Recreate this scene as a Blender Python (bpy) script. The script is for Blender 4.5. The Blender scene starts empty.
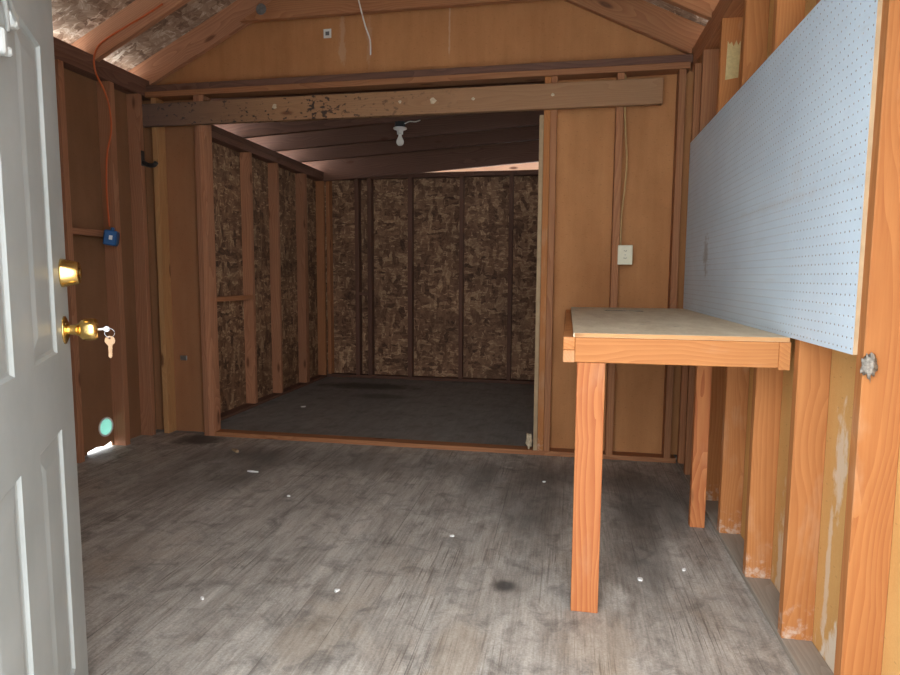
import bpy, bmesh, math, random
from mathutils import Vector, Matrix
random.seed(7)
S = bpy.context.scene
COL = S.collection
R = math.radians

# ------------------------------------------------------------------ camera
YAW, PITCH, ROLL, FOC, EYE = 0.1876, 0.0992, 0.006, 616.45, 1.13
cd = bpy.data.cameras.new('camera')
cam = bpy.data.objects.new('camera', cd); COL.objects.link(cam)
cd.sensor_fit = 'HORIZONTAL'; cd.sensor_width = 36.0; cd.lens = FOC / 900 * 36.0
cd.clip_start = 0.02; cd.clip_end = 200
_f = Vector((-math.sin(YAW) * math.cos(PITCH), math.cos(YAW) * math.cos(PITCH), -math.sin(PITCH)))
_r = Vector((math.cos(YAW), math.sin(YAW), 0)); _u = _r.cross(_f)
_r2 = _r * math.cos(ROLL) + _u * math.sin(ROLL); _u2 = -_r * math.sin(ROLL) + _u * math.cos(ROLL)
_m = Matrix.Identity(4)
for _i, _v in enumerate((_r2, _u2, -_f)):
    for _k in range(3): _m[_k][_i] = _v[_k]
_m[0][3], _m[1][3], _m[2][3] = 0, 0, EYE
cam.matrix_world = _m
S.camera = cam

# ------------------------------------------------------------------ daylight and exposure
wd = bpy.data.worlds.new('overcast_sky'); S.world = wd; wd.use_nodes = True
_nt = wd.node_tree; _nt.nodes.clear()
_o = _nt.nodes.new('ShaderNodeOutputWorld'); _b = _nt.nodes.new('ShaderNodeBackground')
_tc = _nt.nodes.new('ShaderNodeTexCoord'); _sx = _nt.nodes.new('ShaderNodeSeparateXYZ'); _cr = _nt.nodes.new('ShaderNodeValToRGB')
_nt.links.new(_tc.outputs['Generated'], _sx.inputs[0]); _nt.links.new(_sx.outputs['Z'], _cr.inputs[0])
_cr.color_ramp.elements[0].position = 0.0; _cr.color_ramp.elements[0].color = (0.72, 0.76, 0.80, 1)
_cr.color_ramp.elements[1].position = 1.0; _cr.color_ramp.elements[1].color = (1.22, 1.32, 1.42, 1)
_nt.links.new(_cr.outputs[0], _b.inputs[0]); _b.inputs[1].default_value = 1.0
_nt.links.new(_b.outputs[0], _o.inputs[0])
S.view_settings.view_transform = 'Standard'; S.view_settings.look = 'None'
S.view_settings.gamma = 1.0; S.view_settings.use_curve_mapping = False
S.view_settings.exposure = 3.3
try:
    S.cycles.max_bounces = 10; S.cycles.diffuse_bounces = 8; S.cycles.use_denoising = True
    S.cycles.sample_clamp_indirect = 6
except Exception:
    pass
# sampling portal in the open doorway (guides the sky light, emits nothing of its own)
_pl = bpy.data.lights.new('doorway_portal', 'AREA'); _pl.shape = 'RECTANGLE'; _pl.size = 1.34; _pl.size_y = 2.18
_pl.cycles.is_portal = True
_po = bpy.data.objects.new('doorway_portal', _pl); COL.objects.link(_po)
_po.location = (-0.07, 0.49, 1.11); _po.rotation_euler = (R(90), 0, 0)   # -Z looks along +Y

# ------------------------------------------------------------------ main measures
XL, XR = -2.846, 0.676        # inner faces of the side wall studs
XLS, XRS = -2.935, 0.765      # inner faces of the side wall sheathing
YF, YP, YPB, YB = 0.55, 3.864, 3.953, 6.449
BXL, BXLS = -2.62, -2.709     # back room left wall
PLB, PLM, PLT = 2.331, 2.388, 2.445
XRIDGE, SL = (XL + XR) / 2, 0.49

# ------------------------------------------------------------------ material helpers
class NT:
    def __init__(s, name):
        s.m = bpy.data.materials.new(name); s.m.use_nodes = True
        s.t = s.m.node_tree; s.t.nodes.clear()
        s.out = s.n('ShaderNodeOutputMaterial'); s.b = s.n('ShaderNodeBsdfPrincipled')
        s.l(s.b.outputs[0], s.out.inputs[0])
    def n(s, ty, **kw):
        x = s.t.nodes.new(ty)
        for k, v in kw.items(): setattr(x, k, v)
        return x
    def l(s, a, b): s.t.links.new(a, b)
    def val(s, sock, v):
        if hasattr(v, 'is_output') or isinstance(v, bpy.types.NodeSocket): s.l(v, sock)
        else: sock.default_value = v
    def math(s, op, a, b=0.0, c=None, clamp=False):
        x = s.n('ShaderNodeMath', operation=op); x.use_clamp = clamp
        s.val(x.inputs[0], a); s.val(x.inputs[1], b)
        if c is not None: s.val(x.inputs[2], c)
        return x.outputs[0]
    def vmath(s, op, a, b):
        x = s.n('ShaderNodeVectorMath', operation=op); s.val(x.inputs[0], a); s.val(x.inputs[1], b)
        return x.outputs['Value'] if op in ('LENGTH', 'DOT_PRODUCT') else x.outputs[0]
    def mapping(s, v, loc=(0, 0, 0), rot=(0, 0, 0), sc=(1, 1, 1)):
        x = s.n('ShaderNodeMapping'); s.l(v, x.inputs[0])
        x.inputs[1].default_value = loc; x.inputs[2].default_value = rot; x.inputs[3].default_value = sc
        return x.outputs[0]
    def noise(s, v, scale, detail=4, rough=.55, dist=0.0):
        x = s.n('ShaderNodeTexNoise'); s.l(v, x.inputs['Vector'])
        x.inputs['Scale'].default_value = scale; x.inputs['Detail'].default_value = detail
        x.inputs['Roughness'].default_value = rough; x.inputs['Distortion'].default_value = dist
        return x.outputs['Fac']
    def ramp(s, f, stops):
        x = s.n('ShaderNodeValToRGB'); s.l(f, x.inputs[0]); e = x.color_ramp.elements
        while len(e) < len(stops): e.new(0.5)
        for q, (p, c) in zip(e, stops):
            q.position = p
            q.color = (c, c, c, 1) if isinstance(c, (int, float)) else (*c, 1)
        return x.outputs[0]
    def mix(s, f, a, b, mode='MIX'):
        x = s.n('ShaderNodeMix', data_type='RGBA', blend_type=mode)
        s.val(x.inputs[0], f)
        for sock, v in ((x.inputs[6], a), (x.inputs[7], b)):
            if isinstance(v, tuple): sock.default_value = (*v, 1) if len(v) == 3 else v
            else: s.l(v, sock)
        return x.outputs[2]
    def bump(s, h, strength=.3, dist=.002):
        x = s.n('ShaderNodeBump'); x.inputs['Strength'].default_value = strength; x.inputs['Distance'].default_value = dist
        s.l(h, x.inputs['Height']); s.l(x.outputs[0], s.b.inputs['Normal'])
    def finish(s, color, rough=.7, metal=0.0, spec=.3):
        if isinstance(color, tuple): s.b.inputs['Base Color'].default_value = (*color, 1)
        else: s.l(color, s.b.inputs['Base Color'])
        s.val(s.b.inputs['Roughness'], rough); s.b.inputs['Metallic'].default_value = metal
        s.b.inputs['Specular IOR Level'].default_value = spec
        return s.m
    def obj(s): return s.n('ShaderNodeTexCoord').outputs['Object']
    def rnd(s): return s.n('ShaderNodeObjectInfo').outputs['Random']

def blob(t, P, c, r, soft=.5, nz=None, amt=.5):
    """0..1 mask of an irregular patch round c with radii r"""
    d = t.vmath('LENGTH', t.vmath('DIVIDE', t.vmath('SUBTRACT', P, c), r), (0, 0, 0))
    if nz is not None: d = t.math('ADD', d, t.math('MULTIPLY', t.math('SUBTRACT', nz, .5), amt * 4))
    x = t.n('ShaderNodeMapRange'); x.interpolation_type = 'SMOOTHSTEP'
    t.l(d, x.inputs[0]); x.inputs[1].default_value = 1 - soft; x.inputs[2].default_value = 1 + soft
    x.inputs[3].default_value = 1; x.inputs[4].default_value = 0
    return x.outputs[0]

def wood(name, light, dark, knot=(.10, .035, .015), rings=.5, tone=.35, mildew=0.0, pale=0.0, rough=.72, dust=0.0):
    t = NT(name); P0 = t.obj(); rnd = t.rnd()
    off = t.n('ShaderNodeCombineXYZ')
    t.l(t.math('MULTIPLY', rnd, 13.7), off.inputs[0]); t.l(t.math('MULTIPLY', rnd, 7.3), off.inputs[1]); t.l(t.math('MULTIPLY', rnd, 41.0), off.inputs[2])
    P = t.vmath('ADD', P0, off.outputs[0])
    # knots and the grain bending round them
    kv = t.n('ShaderNodeTexVoronoi', voronoi_dimensions='3D'); t.l(t.mapping(P, sc=(7, 7, 2.1)), kv.inputs['Vector']); kv.inputs['Scale'].default_value = 1
    kd = kv.outputs['Distance']
    km = t.ramp(kd, [(0.07, 1.0), (0.13, 0.0)])
    bend = t.ramp(kd, [(0.0, 1.0), (0.45, 0.0)])
    big = t.noise(t.mapping(P, sc=(5, 5, .55)), 1.0, 2, .5)
    w = t.n('ShaderNodeTexWave', wave_type='BANDS', bands_direction='X', wave_profile='SAW')
    cx = t.n('ShaderNodeCombineXYZ'); sx = t.n('ShaderNodeSeparateXYZ'); t.l(P0, sx.inputs[0])
    ax = t.math('ADD', t.math('MULTIPLY', sx.outputs[0], 34), t.math('MULTIPLY', sx.outputs[1], 24))
    ax = t.math('ADD', ax, t.math('MULTIPLY', big, 9.0)); ax = t.math('ADD', ax, t.math('MULTIPLY', bend, 1.6)); ax = t.math('ADD', ax, t.math('MULTIPLY', rnd, 50))
    t.l(ax, cx.inputs[0]); t.l(cx.outputs[0], w.inputs['Vector']); w.inputs['Scale'].default_value = .55
    fine = t.noise(t.mapping(P, sc=(1, 1, .035)), 170, 5, .65)
    mid = t.noise(t.mapping(P, sc=(1, 1, .12)), 22, 4, .6)
    g = t.math('ADD', t.math('MULTIPLY', w.outputs['Fac'], rings), t.math('MULTIPLY', fine, 1 - rings))
    g = t.math('ADD', t.math('MULTIPLY', g, .75), t.math('MULTIPLY', mid, .3))
    col = t.mix(t.ramp(g, [(.25, 0.0), (.85, 1.0)]), light, dark)
    col = t.mix(t.math('MULTIPLY', km, .8), col, knot)
    if pale:
        pn = t.ramp(t.noise(t.mapping(P, sc=(6, 6, 2.2)), 1, 5, .6), [(.56, 0.0), (.74, 1.0)])
        col = t.mix(t.math('MULTIPLY', pn, pale), col, (.62, .46, .30))
    if dust:
        dz = t.n('ShaderNodeMapRange'); s4 = t.n('ShaderNodeSeparateXYZ'); t.l(P0, s4.inputs[0]); t.l(s4.outputs[2], dz.inputs[0])
        dz.inputs[1].default_value = 0; dz.inputs[2].default_value = .16; dz.inputs[3].default_value = 1; dz.inputs[4].default_value = 0
        du = t.ramp(t.math('ADD', t.noise(P, 34, 4, .65), t.math('MULTIPLY', dz.outputs[0], .16)), [(.60, 0.0), (.80, 1.0)])
        col = t.mix(t.math('MULTIPLY', t.math('MULTIPLY', du, dz.outputs[0]), dust), col, (.60, .50, .40))
    if mildew:
        sp = t.noise(t.mapping(P0, sc=(1, 1, .7)), 42, 3, .6)
        area = t.noise(t.mapping(P0, sc=(1.2, 1.2, 1.7)), 1.6, 3, .5)
        sel = t.ramp(t.math('ADD', sp, t.math('MULTIPLY', t.math('SUBTRACT', area, .5), .45)), [(.585, 0.0), (.645, 1.0)])
        fz = t.n('ShaderNodeMapRange'); s3 = t.n('ShaderNodeSeparateXYZ'); t.l(P0, s3.inputs[0]); t.l(s3.outputs[2], fz.inputs[0])
        fz.inputs[1].default_value = 1.3; fz.inputs[2].default_value = 2.3; fz.inputs[3].default_value = 1; fz.inputs[4].default_value = 0
        sel = t.math('MULTIPLY', sel, fz.outputs[0])
        col = t.mix(t.math('MULTIPLY', sel, mildew), col, (.025, .018, .016))
        # grey weathering at the tail end of the board
        gm = t.n('ShaderNodeMapRange'); sz = t.n('ShaderNodeSeparateXYZ'); t.l(P0, sz.inputs[0]); t.l(sz.outputs[2], gm.inputs[0])
        gm.inputs[1].default_value = 0.05; gm.inputs[2].default_value = 1.0; gm.inputs[3].default_value = .75; gm.inputs[4].default_value = 0
        col = t.mix(gm.outputs[0], col, (.085, .062, .060))
    if tone:
        hs = t.n('ShaderNodeHueSaturation'); t.l(col, hs.inputs['Color'])
        t.l(t.math('ADD', t.math('MULTIPLY', rnd, tone), 1 - tone / 2), hs.inputs['Value'])
        col = hs.outputs[0]
    t.bump(g, .25, .002)
    return t.finish(col, rough)

def plane_vec(t, normal):
    P = t.obj(); sx = t.n('ShaderNodeSeparateXYZ'); t.l(P, sx.inputs[0]); cx = t.n('ShaderNodeCombineXYZ')
    a, b = {'x': (1, 2), 'y': (0, 2), 'z': (0, 1)}[normal]
    t.l(sx.outputs[a], cx.inputs[0]); t.l(sx.outputs[b], cx.inputs[1])
    return P, cx.outputs[0]

def osb(name, normal, cols, scale=1.0, white=0.0):
    """strand board: irregular cells, each with its own strand direction and shade"""
    t = NT(name); P, V = plane_vec(t, normal)
    jit = t.n('ShaderNodeTexNoise'); t.l(V, jit.inputs['Vector']); jit.inputs['Scale'].default_value = 22; jit.inputs['Detail'].default_value = 3
    V2 = t.vmath('ADD', V, t.vmath('MULTIPLY', t.vmath('SUBTRACT', jit.outputs['Color'], (.5, .5, .5)), (.05, .05, 0)))
    lay = []
    for k, (sc, rot) in enumerate((((9, 30, 1), 15), ((24, 9, 1), -25))):
        v = t.n('ShaderNodeTexVoronoi', voronoi_dimensions='2D'); v.inputs['Scale'].default_value = scale
        t.l(t.mapping(V2, loc=(3.1 * k, 1.7 * k, 0), rot=(0, 0, R(rot)), sc=sc), v.inputs['Vector'])
        s_ = t.n('ShaderNodeSeparateColor'); t.l(v.outputs['Color'], s_.inputs[0])
        vr = t.n('ShaderNodeVectorRotate', rotation_type='Z_AXIS'); t.l(V, vr.inputs['Vector'])
        t.l(t.math('MULTIPLY', s_.outputs[2], 3.1), vr.inputs['Angle'])
        st = t.noise(t.mapping(vr.outputs[0], sc=(1, .13, 1)), 150, 3, .6)
        st2 = t.noise(t.mapping(vr.outputs[0], sc=(1, .22, 1)), 46, 2, .5)
        val = t.math('ADD', t.math('MULTIPLY', s_.outputs[0], .34), t.math('ADD', t.math('MULTIPLY', st, .36), t.math('MULTIPLY', st2, .38)))
        lay.append((val, s_.outputs[1]))
    f2 = t.mix(t.math('GREATER_THAN', lay[1][1], .55), lay[0][0], lay[1][0])
    for k, (sc, rot) in enumerate((((15, 75, 1), 50), ((72, 14, 1), 10), ((16, 80, 1), -20))):
        v = t.n('ShaderNodeTexVoronoi', voronoi_dimensions='2D'); v.inputs['Scale'].default_value = scale
        t.l(t.mapping(V2, loc=(5.3 * k, 2.9 * k, 0), rot=(0, 0, R(rot)), sc=sc), v.inputs['Vector'])
        s_ = t.n('ShaderNodeSeparateColor'); t.l(v.outputs['Color'], s_.inputs[0])
        hit = t.math('MULTIPLY', t.math('GREATER_THAN', s_.outputs[0], .84), t.math('LESS_THAN', v.outputs['Distance'], .42))
        f2 = t.math('ADD', f2, t.math('MULTIPLY', hit, t.math('SUBTRACT', t.math('MULTIPLY', s_.outputs[1], .34), .07)))
    n = len(cols)
    col = t.ramp(f2, [(.30 + .50 * i / (n - 1), c) for i, c in enumerate(cols)])
    blotch = t.noise(V, 1.9, 4, .6)
    col = t.mix(1.0, col, t.ramp(blotch, [(.3, .70), (.7, 1.15)]), 'MULTIPLY')
    t.bump(f2, .25, .002)
    return t.finish(col, .75)

def fibreboard(name, normal, base, dark, smear=None):
    t = NT(name); P, V = plane_vec(t, normal)
    fine = t.noise(P, 210, 3, .7); mid = t.noise(t.mapping(P, sc=(1, 1, .6)), 5, 5, .6); big = t.noise(t.mapping(P, sc=(1, 1, .10)), 9, 4, .6)
    f = t.math('ADD', t.math('MULTIPLY', fine, .30), t.math('ADD', t.math('MULTIPLY', mid, .36), t.math('MULTIPLY', big, .36)))
    col = t.mix(t.ramp(f, [(.36, 0.0), (.68, 1.0)]), dark, base)
    fl = t.n('ShaderNodeTexVoronoi', voronoi_dimensions='2D'); fl.inputs['Scale'].default_value = 1; t.l(t.mapping(V, sc=(8, 26, 1)), fl.inputs['Vector'])
    col = t.mix(t.math('MULTIPLY', t.ramp(fl.outputs['Distance'], [(.035, 1.0), (.055, 0.0)]), .25), col, (.06, .03, .015))
    if smear:
        nz = t.noise(t.mapping(P, sc=(1, 1, .5)), 26, 4, .65)
        for c, r, am in smear:
            col = t.mix(t.math('MULTIPLY', blob(t, P, c, r, .4, nz, .95), am), col, (.70, .62, .50))
    t.bump(fine, .15, .002)
    return t.finish(col, .82, spec=.2)

def plain(name, color, rough=.5, metal=0.0, var=.12, scale=30, spec=.4):
    t = NT(name); P = t.obj(); nz = t.noise(P, scale, 4, .6)
    d = tuple(x * (1 - var * 2) for x in color)
    col = t.mix(t.ramp(nz, [(.3, 0.0), (.7, 1.0)]), d, color)
    return t.finish(col, rough, metal, spec)

M = {}
M['fir'] = wood('douglas_fir', (.47, .190, .058), (.32, .105, .027), rings=.4, pale=.3, dust=.7)
M['fir_rail'] = wood('orange_fir_rail', (.49, .205, .064), (.34, .115, .031), rings=.4, pale=.25, tone=.1)
M['fir_red'] = wood('red_grained_fir', (.49, .185, .060), (.33, .088, .026), rings=.6, pale=.2)
M['fir_dull'] = wood('aged_fir', (.43, .190, .082), (.27, .102, .042), rings=.5)
M['fir_left'] = wood('red_brown_fir', (.43, .20, .105), (.27, .112, .055), rings=.5)
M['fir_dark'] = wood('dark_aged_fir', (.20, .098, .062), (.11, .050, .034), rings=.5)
M['fir_yellow'] = wood('yellow_fir', (.52, .275, .115), (.40, .195, .075), rings=.4, tone=.1)
M['fascia'] = wood('pale_fascia', (.74, .62, .55), (.60, .47, .40), rings=.3, tone=0)
M['dusty'] = wood('dust_grey_board', (.36, .31, .25), (.24, .19, .145), rings=.3, tone=.1)
M['header'] = wood('mildewed_board', (.36, .195, .095), (.26, .13, .062), rings=.35, mildew=.9, tone=0)
M['fibre'] = fibreboard('fibreboard_divider', 'y', (.52, .240, .094), (.34, .142, .052),
                        [((-1.47, 3.953, 2.62), (.02, .1, .14), .16), ((-1.29, 3.953, 2.66), (.015, .1, .16), .14), ((-.765, 3.953, 2.70), (.006, .1, .18), .2)])
M['fibre_shaded'] = fibreboard('fibreboard_divider_shaded', 'y', (.36, .165, .075), (.27, .118, .052))  # shaded copy of the divider board, dimmer light put into its colour
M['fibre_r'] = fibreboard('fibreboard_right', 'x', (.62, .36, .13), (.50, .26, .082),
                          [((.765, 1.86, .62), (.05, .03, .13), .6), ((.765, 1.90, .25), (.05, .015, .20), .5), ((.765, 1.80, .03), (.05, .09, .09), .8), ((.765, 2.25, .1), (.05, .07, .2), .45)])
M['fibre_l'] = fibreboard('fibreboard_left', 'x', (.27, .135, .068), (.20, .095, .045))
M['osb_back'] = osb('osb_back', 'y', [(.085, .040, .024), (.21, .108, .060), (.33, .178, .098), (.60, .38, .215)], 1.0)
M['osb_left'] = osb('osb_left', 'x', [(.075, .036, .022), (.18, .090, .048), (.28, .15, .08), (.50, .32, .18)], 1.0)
M['osb_roof'] = osb('osb_roof', 'z', [(.16, .095, .06), (.34, .21, .135), (.50, .345, .235), (.74, .60, .46)], 1.0)
M['osb_dark'] = osb('osb_lean_to', 'z', [(.22, .14, .09), (.36, .24, .16), (.48, .34, .24), (.6, .45, .33)], 1.0)
M['brass'] = plain('polished_brass', (.83, .56, .19), .22, 1.0, .05, 40)
M['brass_key'] = plain('brass_key', (.78, .50, .30), .45, .35, .05, 40)
M['steel'] = plain('bright_steel', (.42, .41, .40), .35, 1.0, .05, 40)
M['zinc'] = plain('dull_zinc', (.42, .41, .39), .5, .8, .2, 50)
M['black'] = plain('black_metal', (.02, .02, .02), .5, 0, .1)
M['darkmetal'] = plain('dark_iron', (.055, .045, .04), .55, .3, .2)
M['white_enamel'] = plain('white_enamel', (.78, .78, .75), .4, 0, .05)
M['painted_steel'] = plain('white_painted_steel', (.40, .40, .375), .5, 0, .05)
M['porcelain'] = plain('white_porcelain', (.74, .72, .66), .3, 0, .05)
M['bulb'] = plain('frosted_bulb', (.80, .76, .68), .25, 0, .02)
M['ivory'] = plain('ivory_plastic', (.74, .68, .48), .42, 0, .04)
M['slot'] = plain('dark_slot', (.03, .028, .022), .6, 0, .05)
M['orange'] = plain('orange_vinyl', (.58, .12, .03), .45, 0, .06)
M['blue'] = plain('blue_plastic', (.020, .11, .30), .4, 0, .08)
M['whitecord'] = plain('white_vinyl', (.78, .74, .66), .5, 0, .05)
M['tancable'] = plain('tan_cable_jacket', (.52, .32, .13), .55, 0, .1)
M['paper'] = plain('yellowed_paper', (.62, .47, .22), .85, 0, .12, 60, .1)
M['sticker'] = plain('white_sticker', (.72, .68, .60), .7, 0, .05)
M['ink'] = plain('grey_ink', (.16, .14, .13), .8, 0, .05)
M['foam'] = plain('cream_foam', (.62, .50, .34), .85, 0, .15, 60, .1)
M['lint'] = plain('grey_lint', (.34, .30, .25), .95, 0, .3, 120, .05)
M['chip'] = plain('white_paint_chip', (.80, .78, .74), .7, 0, .06)
M['hardboard'] = plain('brown_hardboard', (.30, .24, .19), .8, 0, .1)
M['trimstrip'] = plain('pale_trim', (.44, .30, .17), .7, 0, .14, 14, .2)
M['shingle'] = plain('weathered_shingle', (.12, .12, .12), .9, 0, .2)
M['siding'] = plain('pale_siding', (.55, .55, .52), .8, 0, .05)
M['ground'] = plain('concrete_ground', (.78, .81, .82), .95, 0, .2, 8, .1)

def door_mat():
    t = NT('white_door_paint'); P = t.obj()
    n1 = t.noise(P, 5, 5, .6); n2 = t.noise(P, 90, 3, .6)
    col = t.mix(t.ramp(n1, [(.35, 0.0), (.7, 1.0)]), (.275, .288, .272), (.335, .348, .332))
    n3 = t.noise(t.mapping(P, sc=(1, 1, .12)), 30, 4, .65)
    col = t.mix(t.math('MULTIPLY', t.ramp(n3, [(.64, 0.0), (.76, 1.0)]), .25), col, (.36, .34, .30))
    t.bump(n2, .04, .001)
    return t.finish(col, .42, spec=.4)
M['door'] = door_mat()

def peg_mat():
    t = NT('pale_blue_paint'); P = t.obj()
    n = t.noise(P, 3, 5, .6); nf = t.noise(t.mapping(P, sc=(1, .5, 1)), 40, 4, .6)
    col = t.mix(t.ramp(n, [(.3, 0.0), (.7, 1.0)]), (.53, .62, .69), (.61, .71, .78))
    sc = t.ramp(t.noise(t.mapping(P, sc=(1, .35, 2.2)), 7, 6, .7), [(.62, 0.0), (.74, 1.0)])
    col = t.mix(t.math('MULTIPLY', sc, .35), col, (.40, .38, .34))
    # rubbed brown scratch and a worn sagging line
    col = t.mix(t.math('MULTIPLY', blob(t, P, (.67, 3.25, 1.24), (.1, .05, .07), .5, nf, .8), .55), col, (.20, .16, .13))
    col = t.mix(t.math('MULTIPLY', blob(t, P, (.67, 2.25, 1.37), (.1, .45, .012), .5, nf, .9), .16), col, (.42, .35, .28))
    col = t.mix(t.math('MULTIPLY', blob(t, P, (.67, 2.05, 1.44), (.1, .04, .05), .5, nf, .9), .12), col, (.42, .35, .28))
    t.bump(nf, .06, .001)
    return t.finish(col, .55, spec=.3)
M['peg'] = peg_mat()

def benchtop_mat():
    t = NT('dusty_benchtop'); P = t.obj()
    n = t.noise(t.mapping(P, sc=(3, 1, 1)), 6, 6, .65); f = t.noise(t.mapping(P, sc=(1, .2, 1)), 120, 4, .6)
    col = t.mix(t.ramp(t.math('ADD', t.math('MULTIPLY', n, .7), t.math('MULTIPLY', f, .3)), [(.32, 0.0), (.66, 1.0)]), (.54, .43, .285), (.70, .60, .44))
    d = t.ramp(t.noise(P, 17, 4, .6), [(.62, 0.0), (.74, 1.0)])
    col = t.mix(t.math('MULTIPLY', d, .5), col, (.17, .14, .10))
    return t.finish(col, .8, spec=.2)
M['benchtop'] = benchtop_mat()

def floor_mat(name, back):
    t = NT(name); P = t.obj(); sx = t.n('ShaderNodeSeparateXYZ'); t.l(P, sx.inputs[0])
    wdt = .145 if not back else 1.22
    k = t.math('DIVIDE', t.math('ADD', sx.outputs[0], 10), wdt)
    idx = t.math('FLOOR', k); fr = t.math('FRACT', k)
    wn = t.n('ShaderNodeTexWhiteNoise', noise_dimensions='1D'); t.l(idx, wn.inputs['W'])
    cxo = t.n('ShaderNodeCombineXYZ'); t.l(t.math('MULTIPLY', wn.outputs['Value'], 30), cxo.inputs[1])
    PP = t.vmath('ADD', P, cxo.outputs[0])
    gr = t.noise(t.mapping(PP, sc=(1, .05, 1)), 95, 6, .68, .3)
    gr2 = t.noise(t.mapping(PP, sc=(1, .16, 1)), 16, 5, .62, .6)
    patch = t.noise(t.mapping(P, sc=(1.3, .8, 1)), 2.0, 6, .66, .4)
    dirt = t.noise(P, 8, 6, .7, .5)
    gr3 = t.noise(t.mapping(P, sc=(1, .45, 1)), 7, 7, .72, .8)
    f = t.math('ADD', t.math('MULTIPLY', gr, .30), t.math('ADD', t.math('MULTIPLY', gr2, .28), t.math('MULTIPLY', gr3, .42)))
    if not back:
        col = t.mix(t.ramp(f, [(.36, 0.0), (.64, 1.0)]), (.185, .155, .128), (.57, .525, .46))
        col = t.mix(t.ramp(patch, [(.52, 0.0), (.76, .5)]), col, (.40, .315, .235))
        col = t.mix(t.math('MULTIPLY', t.ramp(gr, [(.60, 0.0), (.70, 1.0)]), .4), col, (.24, .155, .115))
        col = t.mix(t.ramp(dirt, [(.50, 0.0), (.66, .6)]), col, (.12, .105, .092))
        scr = t.noise(t.mapping(P, sc=(1, .022, 1)), 120, 4, .7, .25); sar = t.noise(t.mapping(P, sc=(1, .5, 1)), 3.2, 4, .6)
        col = t.mix(t.math('MULTIPLY', t.ramp(scr, [(.54, 0.0), (.62, 1.0)]), t.ramp(sar, [(.44, 0.0), (.62, .75)])), col, (.10, .075, .058))
        fn = t.noise(P, 130, 3, .7)
        col = t.mix(1.0, col, t.ramp(fn, [(.3, .78), (.7, 1.18)]), 'MULTIPLY')
        col = t.mix(t.math('MULTIPLY', t.ramp(t.noise(t.mapping(P, sc=(1, .5, 1)), 21, 4, .7), [(.63, 0.0), (.70, 1.0)]), .5), col, (.40, .375, .34))
        v = t.mix(1.0, col, t.ramp(wn.outputs['Value'], [(0.0, .94), (1.0, 1.05)]), 'MULTIPLY')
        seam = t.math('LESS_THAN', t.math('ABSOLUTE', t.math('SUBTRACT', fr, .5)), .490)
        sn = t.math('MULTIPLY', t.math('SUBTRACT', 1.0, seam), t.ramp(t.noise(t.mapping(P, sc=(6, 1.2, 1)), 1, 2), [(.47, .0), (.66, .7)]))
        col = t.mix(sn, v, (.045, .038, .032))
        for c, r, am in (((-2.46, 3.76, 0), (.16, .12, 1), .85), ((-.20, 2.16, 0), (.045, .04, 1), .8), ((-.15, 3.15, 0), (.16, .55, 1), .5), ((.32, 2.65, 0), (.10, .5, 1), .42),  # long patch right-behind the bench leg: the leg's shadow painted into the boards
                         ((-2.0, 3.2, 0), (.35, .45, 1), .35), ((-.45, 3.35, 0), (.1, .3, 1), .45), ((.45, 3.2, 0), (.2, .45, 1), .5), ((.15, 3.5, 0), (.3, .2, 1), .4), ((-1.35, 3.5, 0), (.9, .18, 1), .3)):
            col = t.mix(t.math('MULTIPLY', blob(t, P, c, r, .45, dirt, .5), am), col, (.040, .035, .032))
        for c, r, am in (((-.75, 1.75, 0), (.10, .2, 1), .2), ((-.30, 1.72, 0), (.07, .2, 1), .22), ((.12, 1.85, 0), (.09, .2, 1), .22)):
            col = t.mix(t.math('MULTIPLY', blob(t, P, c, r, .5, dirt, .7), am), col, (.40, .29, .18))
    else:
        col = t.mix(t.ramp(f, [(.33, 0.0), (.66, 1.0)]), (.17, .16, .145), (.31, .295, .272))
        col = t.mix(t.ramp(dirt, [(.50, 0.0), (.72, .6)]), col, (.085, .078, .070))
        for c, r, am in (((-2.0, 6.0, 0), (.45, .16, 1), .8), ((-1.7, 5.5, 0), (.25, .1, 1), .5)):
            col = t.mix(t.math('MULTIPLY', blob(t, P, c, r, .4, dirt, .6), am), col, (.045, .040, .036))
        col = t.mix(t.math('MULTIPLY', blob(t, P, (-.75, 5.15, 0), (.16, .035, 1), .4, dirt, .5), .5), col, (.26, .25, .24))
    t.bump(f, .25, .003)
    return t.finish(col, .62, spec=.35)
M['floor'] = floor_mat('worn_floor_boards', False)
M['floor_back'] = floor_mat('dark_plywood_floor', True)

def vent_mat():
    t = NT('turquoise_film'); tr = t.n('ShaderNodeBsdfTranslucent'); tr.inputs[0].default_value = (.52, .80, .72, 1)
    ad = t.n('ShaderNodeMixShader'); ad.inputs[0].default_value = .33
    t.l(t.b.outputs[0], ad.inputs[1]); t.l(tr.outputs[0], ad.inputs[2]); t.l(ad.outputs[0], t.out.inputs[0])
    return t.finish((.42, .72, .62), .4)
M['vent'] = vent_mat()

# ------------------------------------------------------------------ object helpers
def put(name, bm, mat, parent=None, loc=None, smooth=False, mw=None):
    me = bpy.data.meshes.new(name); bmesh.ops.recalc_face_normals(bm, faces=bm.faces[:]); bm.to_mesh(me); bm.free()
    for mm in (mat if isinstance(mat, (list, tuple)) else [mat]): me.materials.append(mm)
    if smooth:
        for p in me.polygons: p.use_smooth = True
    o = bpy.data.objects.new(name, me); COL.objects.link(o)
    if parent is not None: o.parent = parent
    if mw is not None: o.matrix_local = mw
    elif loc is not None: o.location = loc
    return o
def tag(o, label, cat, group=None):
    o['label'] = label; o['category'] = cat; o['kind'] = 'thing'
    if group: o['group'] = group
    return o
def struct(o, label=None):
    o['kind'] = 'structure'
    return o
def empty(name, loc, mw=None):
    o = bpy.data.objects.new(name, None); COL.objects.link(o); o.empty_display_size = .05
    if mw is not None: o.matrix_world = mw
    else: o.location = loc
    return o
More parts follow.
